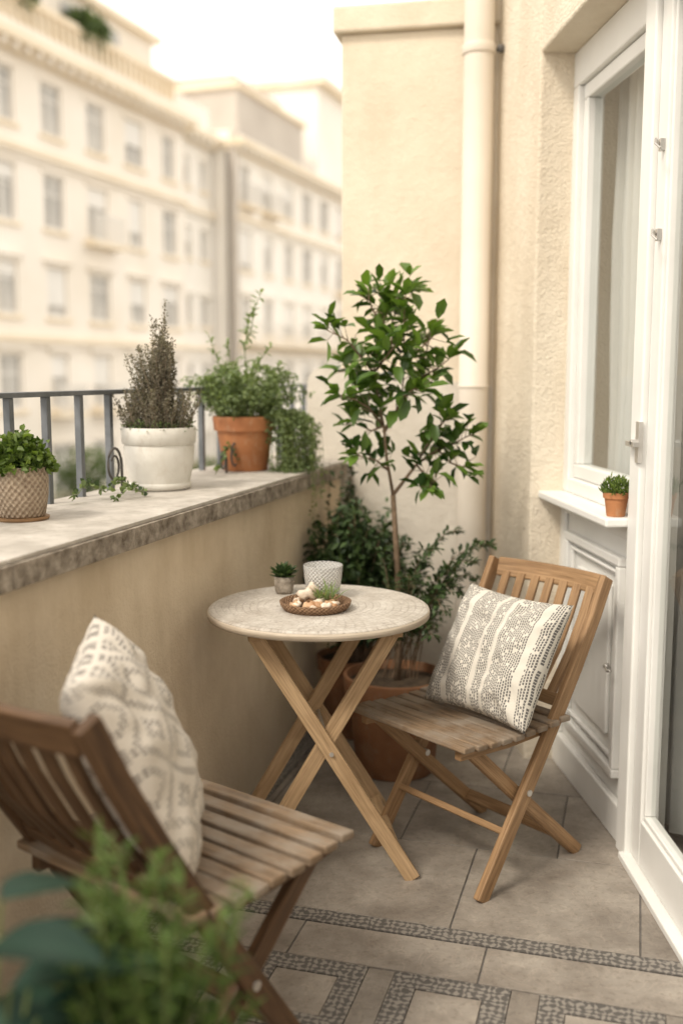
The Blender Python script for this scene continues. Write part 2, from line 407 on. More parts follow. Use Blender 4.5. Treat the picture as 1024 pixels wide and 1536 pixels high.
# ---------------------------------------------------------------- frames
d=(.2751,.9614); n=(.9614,-.2751)
P0=(-.253,3.35)
ew=(.9806,-.1961); nw=(-.1961,-.9806); W0=(0.0,4.25)
dh=(.0797,-.9968); nh=(-.9968,-.0797); di=(.9968,.0797); H0=(.590,4.187); D0=(.755,3.52)

# ---------------------------------------------------------------- floor
fl=empty('balcony_floor')
b=B(); b.fbox((0,0),n,d,(-1.6,1.35),(-1.5,4.25),(-.22,-.004)); b.obj('slab','grout',fl)
tl=B(); mo=B()
g=.0022
def tilerow(r0,r1,s0,s1,w,off):
    x=s0-off
    while x<s1:
        a=max(x,s0)+g; c=min(x+w,s1)-g
        if c-a>.02: tl.fbox((0,0),n,d,(a,c),(r0+g,r1-g),(-.02,U(-.0005,.0005)),R())
        x+=w
k=0; r=2.364
while r<4.2:
    tilerow(r,r+.45,-1.10,1.3,.45,.2+.225*(k%2)); r+=.45;k+=1
mo.fbox((0,0),n,d,(-1.10,1.3),(2.306,2.361),(-.02,.0006))
tilerow(2.15,2.304,-1.10,1.3,.45,.1)
s=-1.135
while s<1.2:
    a,c=s,s+.26
    mo.fbox((0,0),n,d,(a,c),(2.092,2.147),(-.02,.0006)); mo.fbox((0,0),n,d,(a,c),(1.885,1.94),(-.02,.0006))
    mo.fbox((0,0),n,d,(a,a+.055),(1.9405,2.0915),(-.02,.0006)); mo.fbox((0,0),n,d,(c-.055,c),(1.9405,2.0915),(-.02,.0006))
    tl.fbox((0,0),n,d,(a+.057,c-.057),(1.9425,2.0895),(-.02,0),1.0)
    tl.fbox((0,0),n,d,(c+.002,c+.063),(1.887,2.145),(-.02,0),R())
    s+=.325
r=1.882;k=0
while r>-1.4:
    tilerow(r-.45,r,-1.10,1.3,.45,.2+.225*(k%2)); r-=.45;k+=1
mo.fbox((0,0),n,d,(-1.17,-1.102),(-1.4,4.2),(-.02,.0006))
tl.obj('tiles','tile',fl,bevel=.0015); mo.obj('mosaic_bands','mosaic',fl)

# ---------------------------------------------------------------- parapet wall
pw=empty('parapet_wall')
b=B(); b.fbox(P0,d,n,(-5,.90),(-.37,0),(-.5,.94)); b.obj('wall_body','parapet',pw)
b=B(); bt=B(); a=-5
while a<.9:
    e=min(a+1.18,.9)
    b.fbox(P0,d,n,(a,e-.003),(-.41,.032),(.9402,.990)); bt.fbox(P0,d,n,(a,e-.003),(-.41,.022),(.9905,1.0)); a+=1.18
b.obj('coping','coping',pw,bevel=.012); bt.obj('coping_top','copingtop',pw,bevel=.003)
# ---------------------------------------------------------------- railing
rl=empty('metal_railing')
b=B()
def rp(a,z,off=-.367):
    return (P0[0]+d[0]*a+n[0]*off,P0[1]+d[1]*a+n[1]*off,z)
b.sweep([rp(-5,1.297),rp(1.62,1.297)],.034,.014,(n[0],n[1],0))
a=1.55
while a>-4.5:
    b.sweep([rp(a,.95),rp(a,1.29)],.02,.02,(n[0],n[1],0)); a-=.172
b.obj('bars','metal',rl,bevel=.002)
b=B()
def scroll(a0,zc,r,off=-.33,turns=1.4,n_=26):
    pts=[]
    for i in range(n_):
        t=i/(n_-1); an=t*turns*2*math.pi; rr=r*(1-.55*t)
        pts.append(rp(a0+rr*math.cos(an),zc+rr*1.25*math.sin(an),off))
    b.tube([rp(a0+r,1.0,off)]+pts,.0045,.0035,6)
scroll(-.44,1.085,.045,-.30); scroll(.30,1.06,.04,-.22); scroll(.24,1.045,.03,-.24)
b.obj('scrolls','dark',rl,smooth=True)

# ---------------------------------------------------------------- end wall (back)
bw=empty('end_wall')
b=B(); b.fbox(W0,ew,nw,(0,.95),(-.26,0),(-.5,2.664)); b.obj('wall_body','wall',bw,bevel=.008)
b=B(); b.fbox(W0,ew,nw,(-.03,.95),(-.29,.03),(2.6645,2.765)); b.obj('cap','wall',bw,bevel=.01)
b=B()
prof=[(-.14,-.4),(.625,-.4),(.625,1.30),(.4,1.33),(.1,1.372)]
for i in range(9):
    an=math.pi/2*(i/8)
    prof.append((-.14+.07-.07*math.sin(an),1.31+.07*math.cos(an)))
def wp(s_,dep,z): return (W0[0]+ew[0]*s_+nw[0]*dep,W0[1]+ew[1]*s_+nw[1]*dep,z)
fr=[b.pv(wp(s_,.014,z)) for s_,z in prof]; bk=[b.pv(wp(s_,-.24,z)) for s_,z in prof]
b.fc(fr); b.fc(tuple(reversed(bk)))
for i in range(len(prof)):
    j=(i+1)%len(prof); b.fc((fr[j],fr[i],bk[i],bk[j]))
b.obj('plinth','plinth',bw)

# ---------------------------------------------------------------- house wall
hw=empty('house_wall')
b=B()
b.fbox(H0,dh,nh,(-.4,.68),(-.35,0),(-.5,4.6))
b.fbox(H0,dh,nh,(.6805,5.4),(-.35,0),(2.38,4.6))
b.fbox(H0,dh,nh,(2.75,5.4),(-.35,0),(-.5,2.3795))
b.obj('wall_body','housewall',hw,bevel=.008)

# ---------------------------------------------------------------- drain pipe
dp=empty('drain_pipe'); b=B()
pc=(.512,4.045,0)
b.lathe([(.056,.02),(.056,1.30),(.060,1.30),(.060,1.306),(.0565,1.31),(.0565,2.55),(.0565,4.4)],pc,36)
b.lathe([(.061,2.53),(.063,2.535),(.063,2.56),(.061,2.565)],pc,36)
o=b.obj('pipe','pipe',dp,smooth=True)
m=o.modifiers.new('e','EDGE_SPLIT'); m.split_angle=math.radians(50)
b=B(); b.tube([(.56,4.045,2.548),(.625,4.05,2.548)],.006,.006,8); b.lathe([(.012,-.012),(.016,0),(.012,.012)],(.592,4.03,2.548),10)
b.tube([(.512,4.1,2.548),(.52,4.16,2.548)],.008,.008,8); b.obj('bracket','dark',dp)

# ---------------------------------------------------------------- window bay with panelled base
wb=empty('balcony_window')
b=B()
def f(ar,br,zr): b.fbox(D0,dh,di,ar,br,zr)
f((.0,.70),(0,.09),(2.27,2.3795)); f((0,.055),(0,.09),(.9565,2.2695)); f((.645,.70),(0,.09),(.9565,2.2695)); f((.0555,.6445),(0,.09),(.9565,1.005))
f((.0575,.6425),(.018,.07),(2.222,2.268)); f((.0575,.6425),(.018,.07),(1.0065,1.052)); f((.0575,.10),(.018,.07),(1.0525,2.2215)); f((.60,.6425),(.018,.07),(1.0525,2.2215))
f((.7005,.775),(-.025,.09),(0,2.379))
f((0,.70),(.012,.09),(.0,.9295)); f((0,.70),(-.012,.0118),(.0,.11))
def ring(a0,a1,z0,z1,w,b0,b1):
    f((a0,a1),(b0,b1),(z0,z0+w)); f((a0,a1),(b0,b1),(z1-w,z1)); f((a0,a0+w),(b0,b1),(z0+w+.0003,z1-w-.0003)); f((a1-w,a1),(b0,b1),(z0+w+.0003,z1-w-.0003))
f((.0,.045),(-.004,.0118),(.1105,.929)); f((.655,.70),(-.004,.0118),(.1105,.929)); f((.0455,.6545),(-.004,.0118),(.885,.929))
ring(.085,.615,.17,.83,.028,-.014,.0118)
ring(.125,.575,.215,.785,.012,-.004,.0118)
f((.19,.51),(-.002,.0118),(.27,.73))
b.obj('frame','white',wb,bevel=.005)
b=B(); b.fbox(D0,dh,di,(.0,.699),(-.085,.09),(.93,.956)); b.obj('sill','white',wb,bevel=.006)
def pane(o,axd,dep_dir,a0,a1,dep,z0,z1):
    b=B(); ids=[b.pv((o[0]+axd[0]*a+dep_dir[0]*dep,o[1]+axd[1]*a+dep_dir[1]*dep,z)) for a,z in ((a0,z0),(a1,z0),(a1,z1),(a0,z1))]
    b.fc(ids); return b
pane(D0,dh,di,.10,.60,.042,1.052,2.222).obj('glass','glass',wb)
ct=empty('sheer_curtain')
def curtain(name,a0,a1,z0,z1,dep,fr_=15,amp=.02):
    c=B(); N=220; K=8; ids=[]
    for i in range(N+1):
        t=i/N; a=a0+(a1-a0)*t; row=[]
        for k in range(K+1):
            z=z0+(z1-z0)*k/K
            off=amp*(math.sin(a*fr_*6.28+1.6*math.sin(a*9))+.4*math.sin(a*fr_*13+k*.15))*(1.1-.4*k/K)+.012*noise.noise(V((a*9,z*2,3)))
            q=V((D0[0]+dh[0]*a+di[0]*(dep+off),D0[1]+dh[1]*a+di[1]*(dep+off),z)); row.append(c.pv(q))
        ids.append(row)
    for i in range(N):
        for k in range(K): c.fc((ids[i][k],ids[i+1][k],ids[i+1][k+1],ids[i][k+1]))
    c.obj(name,'curtain',ct,smooth=True)
curtain('panel_1',-.25,.76,.05,2.36,.15,12)
curtain('panel_2',.80,1.9,.05,2.36,.17,11)
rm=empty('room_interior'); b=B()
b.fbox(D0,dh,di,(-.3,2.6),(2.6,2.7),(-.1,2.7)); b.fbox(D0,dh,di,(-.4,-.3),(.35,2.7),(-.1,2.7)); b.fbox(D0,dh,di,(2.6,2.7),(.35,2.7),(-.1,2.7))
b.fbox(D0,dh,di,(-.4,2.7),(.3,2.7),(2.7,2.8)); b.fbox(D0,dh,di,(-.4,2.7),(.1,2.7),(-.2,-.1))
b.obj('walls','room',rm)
# ---------------------------------------------------------------- glazed door leaf
dr=empty('glazed_door')
L0=(.808,2.742); dl=(.01,-.99995); dli=(.99995,.01)
b=B()
def f2(ar,br,zr): b.fbox(L0,dl,dli,ar,br,zr)
f2((0,.075),(0,.05),(.02,2.36)); f2((.80,.885),(0,.05),(.02,2.36)); f2((.0755,.7995),(0,.05),(.02,.15)); f2((.0755,.7995),(0,.05),(2.27,2.36))
for z in (.15,2.255): f2((.0755,.7995),(.008,.04),(z+.0005,z+.0145))
f2((.0755,.088),(.008,.04),(.165,2.2545))
f2((-.02,.95),(-.03,.09),(-.003,.018))
b.obj('frame','white',dr,bevel=.004)
pane(L0,dl,dli,.076,.80,.025,.15,2.27).obj('glass','glass',dr)
b=B()
b.box((.791,2.752,1.17),(.012,.03,.11)); b.box((.778,2.765,1.165),(.02,.075,.014)); b.tube([(.786,2.752,1.17),(.768,2.752,1.17)],.008,.008,10)
for z in (1.92,1.70):
    b.box((.802,2.69,z),(.012,.016,.03)); b.tube([(.796,2.69,z),(.781,2.67,z+.01),(.774,2.65,z-.005),(.781,2.63,z-.02)],.004,.003,6)
b.obj('handle','steel',dr,bevel=.001)
b=B(); b.tube([(.785,2.93,.50),(.77,2.93,.50),(.767,2.905,.497),(.77,2.88,.505)],.004,.004,6); b.lathe([(.008,-.006),(.011,0),(.008,.006)],(.777,2.95,.50),10); b.obj('hook','steel',wb,smooth=True)

# ---------------------------------------------------------------- chairs
def chair(name,mx,seatm,framem,backm):
    ch=empty(name)
    P=[(-.215,0),(-.12,.145),(.0,.325),(.075,.44),(.15,.56),(.225,.69),(.275,.79)]
    for i,sx in enumerate((-1,1)):
        b=B(mx); b.sweep([(sx*.205,y,z) for y,z in P],.022,.042,(1,0,0)); b.obj('back_post_%d'%(i+1),framem,ch,bevel=.004)
        b=B(mx); b.sweep([(sx*.178,-.235,.405),(sx*.178,-.06,.245),(sx*.178,.215,0)],.022,.038,(1,0,0)); b.obj('leg_%d'%(i+1),framem,ch,bevel=.004)
        b=B(mx); b.sweep([(sx*.18,-.28,.405),(sx*.18,-.1,.398),(sx*.18,.10,.405)],.022,.034,(1,0,0)); b.obj('seat_rail_%d'%(i+1),framem,ch,bevel=.003)
    b=B(mx)
    b.sweep([(-.2,-.115,.155),(.2,-.115,.155)],.018,.038,(0,.55,.83))
    b.sweep([(-.18,.135,.075),(.18,.135,.075)],.018,.034,(0,.7,-.7))
    b.obj('stretchers',framem,ch,bevel=.003)
    b=B(mx)
    for sx in (-1,1):
        b.tube([(sx*.165,-.045,.252),(sx*.2195,-.045,.252)],.009,.009,12)
    b.obj('bolts','steel',ch)
    b=B(mx)
    for i in range(9):
        y=-.283+i*.0465; z=.428-.010*math.sin(math.pi*i/8)
        b.sweep([(-.226+U(-.002,.002),y,z),(0,y+U(-.0015,.0015),z+U(-.001,.001)),(.226+U(-.002,.002),y,z)],.037,.016,(0,1,.04*(4-i)/4+U(-.03,.03)))
    b.obj('seat',seatm,ch,bevel=.004)
    b=B(mx)
    b.sweep([(x,.285+.028*(1-(x/.205)**2)-.012,.765) for x in (-.194,-.13,-.06,0,.06,.13,.194)],.018,.058,(0,1,-.35))
    b.sweep([(x,.10+.012*(1-(x/.2)**2),.468) for x in (-.194,-.1,0,.1,.194)],.018,.036,(0,1,-.5))
    b.obj('top_rail',backm,ch,bevel=.005)
    b=B(mx)
    for i in range(7):
        x=-.156+i*.052; bow=.022*(1-(x/.2)**2)
        b.sweep([(x,.10+bow*.6,.475),(x,.165+bow+.012,.58),(x,.225+bow+.008,.68),(x,.272+bow-.006,.755)],.028,.011,(1,0,0))
    b.obj('backrest',backm,ch,bevel=.002)
    return ch
m1=Matrix.Translation((.3925,2.805,0))@Matrix.Rotation(math.radians(-50.5),4,'Z')
chair('folding_chair',m1,'graywood','teak','teak')
m2=Matrix.Translation((-.363,1.82,0))@Matrix.Rotation(math.radians(141.7),4,'Z')@Matrix.Scale(1.07,4)
chair('folding_chair',m2,'graywood','darkwood','darkwood')

# ---------------------------------------------------------------- cushions
def cushion(name,mx,w,h,t,mat,seed):
    b=B(mx); N=44
    def pos(u,v,sg):
        px=u*w/2*(1-.075*(1-v*v)); py=v*h/2*(1-.075*(1-u*u))
        th=t/2*max(0,(1-u**2)*(1-v**2))**.42
        nz=noise.noise(V((u*2.3+seed,v*2.3,sg)))*.018+noise.noise(V((u*6+seed,v*6,sg)))*.007
        edge=min(1,(1-max(abs(u),abs(v)))*5)
        wr=.006*math.sin(13*(abs(u)-abs(v))+seed)*max(0,abs(u*v)-.12)*2
        return (px,py,sg*(th)+ (nz*sg+wr)*edge)
    top=[[b.pv(pos(-1+2*i/N,-1+2*j/N,1)) for j in range(N+1)] for i in range(N+1)]
    bot=[[top[i][j] if i in(0,N) or j in (0,N) else b.pv(pos(-1+2*i/N,-1+2*j/N,-1)) for j in range(N+1)] for i in range(N+1)]
    for i in range(N):
        for j in range(N):
            uv=[(i/N,j/N),((i+1)/N,j/N),((i+1)/N,(j+1)/N),(i/N,(j+1)/N)]
            b.fc((top[i][j],top[i+1][j],top[i+1][j+1],top[i][j+1]),uv)
            b.fc((bot[i][j],bot[i][j+1],bot[i+1][j+1],bot[i+1][j]),[uv[0],uv[3],uv[2],uv[1]])
    return b.obj(name,mat,smooth=True)
def frame3(c,xa,ya):
    xa=V(xa).normalized(); ya=V(ya); ya=(ya-xa*ya.dot(xa)).normalized(); za=xa.cross(ya)
    return Matrix(((xa.x,ya.x,za.x,c[0]),(xa.y,ya.y,za.y,c[1]),(xa.z,ya.z,za.z,c[2]),(0,0,0,1)))
cm=m1@frame3((.066,-.018,.594),(1,0,-.01),(-.05,.50,.86))
cushion('striped_cushion',cm,.37,.36,.15,'stripe',3.1)
cm=frame3((-.372,1.80,.672),(.12,-.99,-.06),(-.40,.20,.87))
cushion('patterned_cushion',cm,.40,.44,.17,'ikat',8.2)

# ---------------------------------------------------------------- bistro table
tb=empty('bistro_table'); TC=(-.062,2.765)
b=B(); b.lathe([(.0,.0),(.285,.0),(.298,.006),(.300,.012),(.298,.020),(.290,.0235),(.0,.0235)],(TC[0],TC[1],.7),72)
b.obj('top_board','ttop',tb,origin=(TC[0],TC[1],.7))
b=B(); b.lathe([(.286,.698),(.3015,.700),(.3025,.712),(.3005,.718),(.2985,.718)],(TC[0],TC[1],0),72); b.obj('top_edge','whitewood',tb,smooth=True)
tm=Matrix.Translation((TC[0],TC[1]+.015,0))@Matrix.Rotation(math.radians(7),4,'Z')
b=B(tm)
for y in (-.175,.205): b.sweep([(-.185,y,.69),(.235,y,0)],.022,.040,(0,1,0))
for y in (-.148,.178): b.sweep([(.185,y,.69),(-.225,y,0)],.022,.040,(0,1,0))
b.sweep([(.19,-.163,.075),(.19,.193,.075)],.018,.03,(.5,0,-.86)); b.sweep([(-.18,-.137,.075),(-.18,.167,.075)],.018,.03,(.5,0,.86))
b.sweep([(-.185,-.19,.685),(-.185,.22,.685)],.03,.025,(1,0,0)); b.sweep([(.185,-.19,.685),(.185,.22,.685)],.03,.025,(1,0,0))
b.obj('legs','oak',tb,bevel=.003)
b=B(tm); b.tube([(.013,-.192,.364),(.013,.222,.364)],.006,.006,10); b.obj('pivot_rod','steel',tb)

ZT=.7238
ty=empty('rattan_tray'); b=B(); c=(-.07,2.725,ZT)
b.lathe([(.0,.0),(.085,.0),(.094,.012),(.097,.022),(.093,.024),(.088,.014),(.08,.006),(0,.006)],c,48); b.obj('tray','rattan',ty,smooth=True)
M['shell']=surf('shell',(.50,.38,.27),(.76,.68,.58),30,.5,.5,90,.002)
M['shellbrown']=surf('shell_brown',(.34,.17,.08),(.62,.42,.26),30,.5,.5,90,.002)
b=B();b2=B()
for i in range(34):
    a=R()*6.28; rr=.066*math.sqrt(R()); tgt=b if R()<.5 else b2
    rt=Matrix.Rotation(R()*6.28,3,'Z')@Matrix.Rotation(U(-.6,.6),3,'X')
    tgt.ell((c[0]+rr*math.cos(a),c[1]+rr*math.sin(a),ZT+.014+U(0,.014)*(1-rr/.07)),(U(.009,.021),U(.007,.012),U(.006,.012)),9,6,rt,.9)
b.ell((c[0]-.02,c[1]+.01,ZT+.04),(.020,.016,.017),12,8,None,1.1); b.ell((c[0]-.008,c[1]+.035,ZT+.05),(.017,.013,.018),12,8,None,1.1)
b.obj('shells_pale','shell',ty,smooth=True); b2.obj('shells_brown','shellbrown',ty,smooth=True)
b=B()
for i in range(70):
    p=V((c[0]+.03+U(-.025,.02),c[1]+.01+U(-.02,.02),ZT+.02)); dv=V((U(-.5,1),U(-.5,.5),U(.3,1.0))).normalized()
    b.sleaf(p,dv,(0,0,1),U(.03,.07),.005,.6+.4*R())
b.obj('air_plant','trail',ty)
m,nt,p=new_mat('cut_glass'); p.inputs['Roughness'].default_value=.12
p.inputs['Transmission Weight'].default_value=.5; p.inputs['IOR'].default_value=1.35
tc=nd(nt,'ShaderNodeTexCoord'); sp=nd(nt,'ShaderNodeSeparateXYZ'); nt.links.new(tc.outputs['UV'],sp.inputs[0])
hh=mth(nt,'MULTIPLY',mth(nt,'SINE',mth(nt,'MULTIPLY',sp.outputs[0],6.2832*28)),mth(nt,'SINE',mth(nt,'MULTIPLY',sp.outputs[1],540)))
bump(nt,p,hh,.7,.003); nt.links.new(ramp(nt,mth(nt,'MULTIPLY_ADD',hh,.5,.5),[(0,(.70,.67,.63)),(1,(.94,.93,.91))]),p.inputs['Base Color'])
M['cutglass']=m
cg=empty('glass_candle_holder'); b=B(); c2=(-.052,2.872,ZT)
b.lathe([(.0,.0),(.040,.0),(.046,.01),(.052,.05),(.056,.092),(.054,.094),(.049,.05),(.043,.014),(.0,.012)],c2,48); b.obj('glass','cutglass',cg,smooth=True)
b=B(); b.lathe([(0,.014),(.036,.014),(.036,.045),(0,.047)],c2,28)
M['wax']=surf('wax',(.70,.65,.57),(.78,.73,.65),5,.5,0); b.obj('candle','wax',cg)
sc=empty('potted_succulent'); b=B(); c3=(-.165,2.925,ZT)
b.lathe([(0,0),(.022,0),(.026,.008),(.029,.035),(.029,.05),(.026,.05),(.025,.042),(0,.042)],c3,28); b.obj('pot','coping',sc,smooth=True)
b=B()
for i in range(110):
    a=i*2.399; el=U(.1,1.3); dv=V((math.cos(a)*math.cos(el),math.sin(a)*math.cos(el),math.sin(el)))
    b.leaf((c3[0]+dv.x*.012,c3[1]+dv.y*.012,ZT+.044+U(0,.012)),dv,(0,0,1),U(.024,.042),.012,.2+R()*.8,.3,-.2)
b.obj('leaves','bush',sc,smooth=True)

# ---------------------------------------------------------------- pots on the ledge
Z1=1.0005
def pot(prof,c,mat,parent,soilr,soilz,nseg=48):
    b=B(); b.lathe(prof,c,nseg); o=b.obj('pot',mat,parent,smooth=True); m=o.modifiers.new('e','EDGE_SPLIT'); m.split_angle=math.radians(55)
    b=B(); b.lathe([(soilr,soilz-.01),(soilr,soilz),(soilr*.5,soilz+.006),(0.0,soilz+.008)],c,nseg); b.obj('soil','soil',parent,smooth=True)
hp=empty('potted_heather'); c=(-.558,3.166,Z1)
pot([(0,.0),(.085,.0),(.094,.006),(.096,.018),(.092,.022),(.103,.08),(.108,.13),(.105,.137),(.112,.142),(.114,.186),(.111,.190),(.104,.188),(.102,.17)],c,'whitepot',hp,.103,.168)
bs=B(); bl=B()
for i in range(330):
    if i<180:
        a=R()*6.28; rr=.045*math.sqrt(R()); k0=1-rr/.045; h=U(.13,.28)+.18*k0*R(); drift=V((U(.0,.035)-rr*.3*math.cos(a),U(-.02,.02),0))
        if R()<.25: h=U(.12,.27); drift=V((U(-.075,-.03),U(-.02,.02),0))
    else:
        a=R()*6.28; rr=.10*math.sqrt(R()); h=U(.05,.14); drift=V((math.cos(a),math.sin(a),0))*U(.0,.05)
    p=V((c[0]+rr*math.cos(a),c[1]+rr*math.sin(a),c[2]+.17))
    pts=[p+drift*(t**1.3)+V((0,0,h*t))+V((noise.noise(V((i,t*3,0))),noise.noise(V((i,t*3,5))),0))*.022*t for t in (0,.25,.5,.75,1)]
    bs.tube(pts,.0013,.0006,3)
    m_=int(h*330)
    for k in range(m_):
        t=U(.15,1); f_=t*4; q=int(min(f_,3)); pp=pts[q].lerp(pts[q+1],f_-q)
        dv=rv(.5); tw=U(0,.026)*(1.1-t*.8)
        bl.sleaf(pp+V((dv.x,dv.y,abs(dv.z)))*tw,rv(.5),rv(),U(.007,.012),.005,min(1,R()*.75+.25*t))
bs.obj('stems','drystem',hp); bl.obj('foliage','heather',hp)
bl=B()
for i in range(700):
    a=R()*6.28; rr=.112*math.sqrt(R()); bl.sleaf((c[0]+rr*math.cos(a),c[1]+rr*math.sin(a),c[2]+.175+U(0,.03)),rv(.6),rv(),U(.01,.018),.006,R()*.8)
bl.obj('ground_cover','trail',hp)

tp=empty('potted_trailing_plant'); c=(-.352,3.787,Z1)
pot([(0,0),(.075,0),(.08,.004),(.102,.145),(.113,.147),(.118,.192),(.116,.198),(.108,.198),(.104,.17)],c,'terra',tp,.104,.176)
bs=B(); bl=B()
for i in range(220):
    a=R()*6.28; rr=.10*math.sqrt(R()); p=V((c[0]+rr*math.cos(a),c[1]+rr*math.sin(a),c[2]+.175))
    out=V((math.cos(a),math.sin(a),0)); h=U(.06,.20)*(1.15-rr*4); sp_=U(.03,.12)*(.5+rr*8)
    pts=[p+out*sp_*t+V((0,0,h*math.sin(t*2.1)*1.1)) for t in (0,.3,.6,.85,1)]
    bs.tube(pts,.0012,.0007,3)
    for k in range(25):
        t=U(.1,1); f_=t*4; q=int(min(f_,3)); pp=pts[q].lerp(pts[q+1],min(f_-q,1))
        bl.sleaf(pp+rv()*.008,rv(.3),rv(.5),U(.010,.021),.009,min(1,max(0,U(-.1,.75)+h*2)))
for i in range(105):
    a=U(-.85,.7); p=V((c[0]+.10*math.cos(a),c[1]+.10*math.sin(a),c[2]+.19)); out=V((math.cos(a)*1.0,math.sin(a)*.7,0)); ln=U(.14,.42); w=U(.03,.19)
    pts=[p+out*(w*math.sin(min(1,t*1.4)*1.57))+V((0,0,.05*math.sin(t*3.1)-ln*t*t*1.0)) for t in (0,.2,.4,.6,.8,1)]
    pts=[V((q.x,q.y,max(q.z,Z1+.008))) if (q.x-P0[0])*n[0]+(q.y-P0[1])*n[1]<.035 else q for q in pts]
    bs.tube(pts,.0012,.0008,3)
    for k in range(44):
        t=U(.05,1); f_=t*5; q=int(min(f_,4)); pp=pts[q].lerp(pts[q+1],min(f_-q,1))
        bl.sleaf(pp+rv()*.008,rv(-.1),rv(.4),U(.010,.019),.0095,.15+R()*.85)
def sprig(pts,m_,L_,W_):
    bs.tube(pts,.0022,.0012,5); N=len(pts)-1
    for k in range(m_):
        t=.12+.88*(k+.5)/m_; f_=t*N; q=min(int(f_),N-1); pp=pts[q].lerp(pts[q+1],f_-q)
        bl.leaf(pp,rv(.6),(0,0,1),U(.7,1)*L_*(1.2-.4*t),W_,.5+R()*.5)
C=V(c)+V((0,0,.18))
sprig([C,C+V((.01,0,.14)),C+V((.0,.01,.26)),C+V((.02,.01,.37)),C+V((.065,0,.46))],44,.048,.015)
sprig([C+V((.0,0,.27)),C+V((.03,0,.34)),C+V((.035,0,.40))],16,.04,.013)
sprig([C,C+V((-.04,0,.10)),C+V((-.09,.01,.20)),C+V((-.13,.01,.31))],34,.036,.012)
sprig([C,C+V((.05,0,.10)),C+V((.10,.01,.18)),C+V((.14,.01,.21))],30,.032,.012)
sprig([C,C+V((-.06,0,.09)),C+V((-.11,-.01,.15)),C+V((-.155,-.01,.13))],30,.032,.012)
sprig([C,C+V((.02,0,.12)),C+V((.05,-.01,.21)),C+V((.10,-.02,.27))],28,.034,.012)
sprig([C,C+V((-.02,0,.12)),C+V((-.05,-.01,.21)),C+V((-.06,-.02,.29))],26,.034,.012)
bs.obj('stems','stem',tp); bl.obj('foliage','trail',tp,smooth=True)

kp=empty('potted_kale'); c=(-.775,2.488,Z1)
pot([(0,.008),(.052,.008),(.056,.012),(.064,.06),(.066,.10),(.064,.128),(.060,.13),(.058,.11)],c,'basket',kp,.058,.112)
b=B(); b.lathe([(0,0),(.062,0),(.065,.004),(.065,.008),(.0,.0082)],c,32); b.obj('saucer','teak',kp)
bl=B()
for i in range(1100):
    a=R()*6.28; el=math.asin(U(.0,1)); rr=U(.4,1)
    dv=V((math.cos(a)*math.cos(el)*.082,math.sin(a)*math.cos(el)*.082,math.sin(el)*.085))*rr
    nn=noise.noise(dv*38)
    p=V(c)+V((0,0,.12))+dv*(1+.35*nn)
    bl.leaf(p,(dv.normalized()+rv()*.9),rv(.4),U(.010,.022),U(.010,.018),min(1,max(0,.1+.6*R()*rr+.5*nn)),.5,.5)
bl.obj('leaves','kale',kp,smooth=True)
vn=empty('ivy_vine'); bs=B(); bl=B()
def vine(pts,m_,sz):
    pts=[V(p) for p in pts]; bs.tube(pts,.0015,.001,4); N=len(pts)-1
    for k in range(m_):
        t=R(); f_=t*N; q=min(int(f_),N-1); pp=pts[q].lerp(pts[q+1],f_-q)
        bl.leaf(pp+V((0,0,.004)),rv(.5),rv(.5),U(.6,1)*sz,sz*.7,R())
vine([rp(-.68,1.01,-.30),rp(-.62,1.05,-.29),rp(-.55,1.02,-.27),rp(-.47,1.045,-.27),rp(-.40,1.01,-.24)],60,.022)
vine([rp(-.60,1.0,-.22),rp(-.53,1.03,-.21),rp(-.46,1.01,-.19)],26,.02)
vine([rp(.12,1.01,-.22),rp(.20,1.06,-.22),rp(.27,1.10,-.23),rp(.31,1.03,-.21)],36,.02)
bs.obj('stem','stem',vn); bl.obj('leaves','trail',vn,smooth=True)

ss=empty('potted_herb'); c=(.766,2.865,.9565)
pot([(0,0),(.024,0),(.026,.003),(.032,.05),(.036,.051),(.037,.066),(.033,.067),(.031,.058)],c,'terra',ss,.031,.058,32)
bl=B()
for i in range(520):
    a=R()*6.28; rr=.042*math.sqrt(R()); bl.sleaf((c[0]+rr*math.cos(a),c[1]+rr*math.sin(a),c[2]+.058+U(0,.045)*(1.3-rr*14)),rv(1.0),rv(),U(.010,.024),.005,R())
bl.obj('leaves','kale',ss)

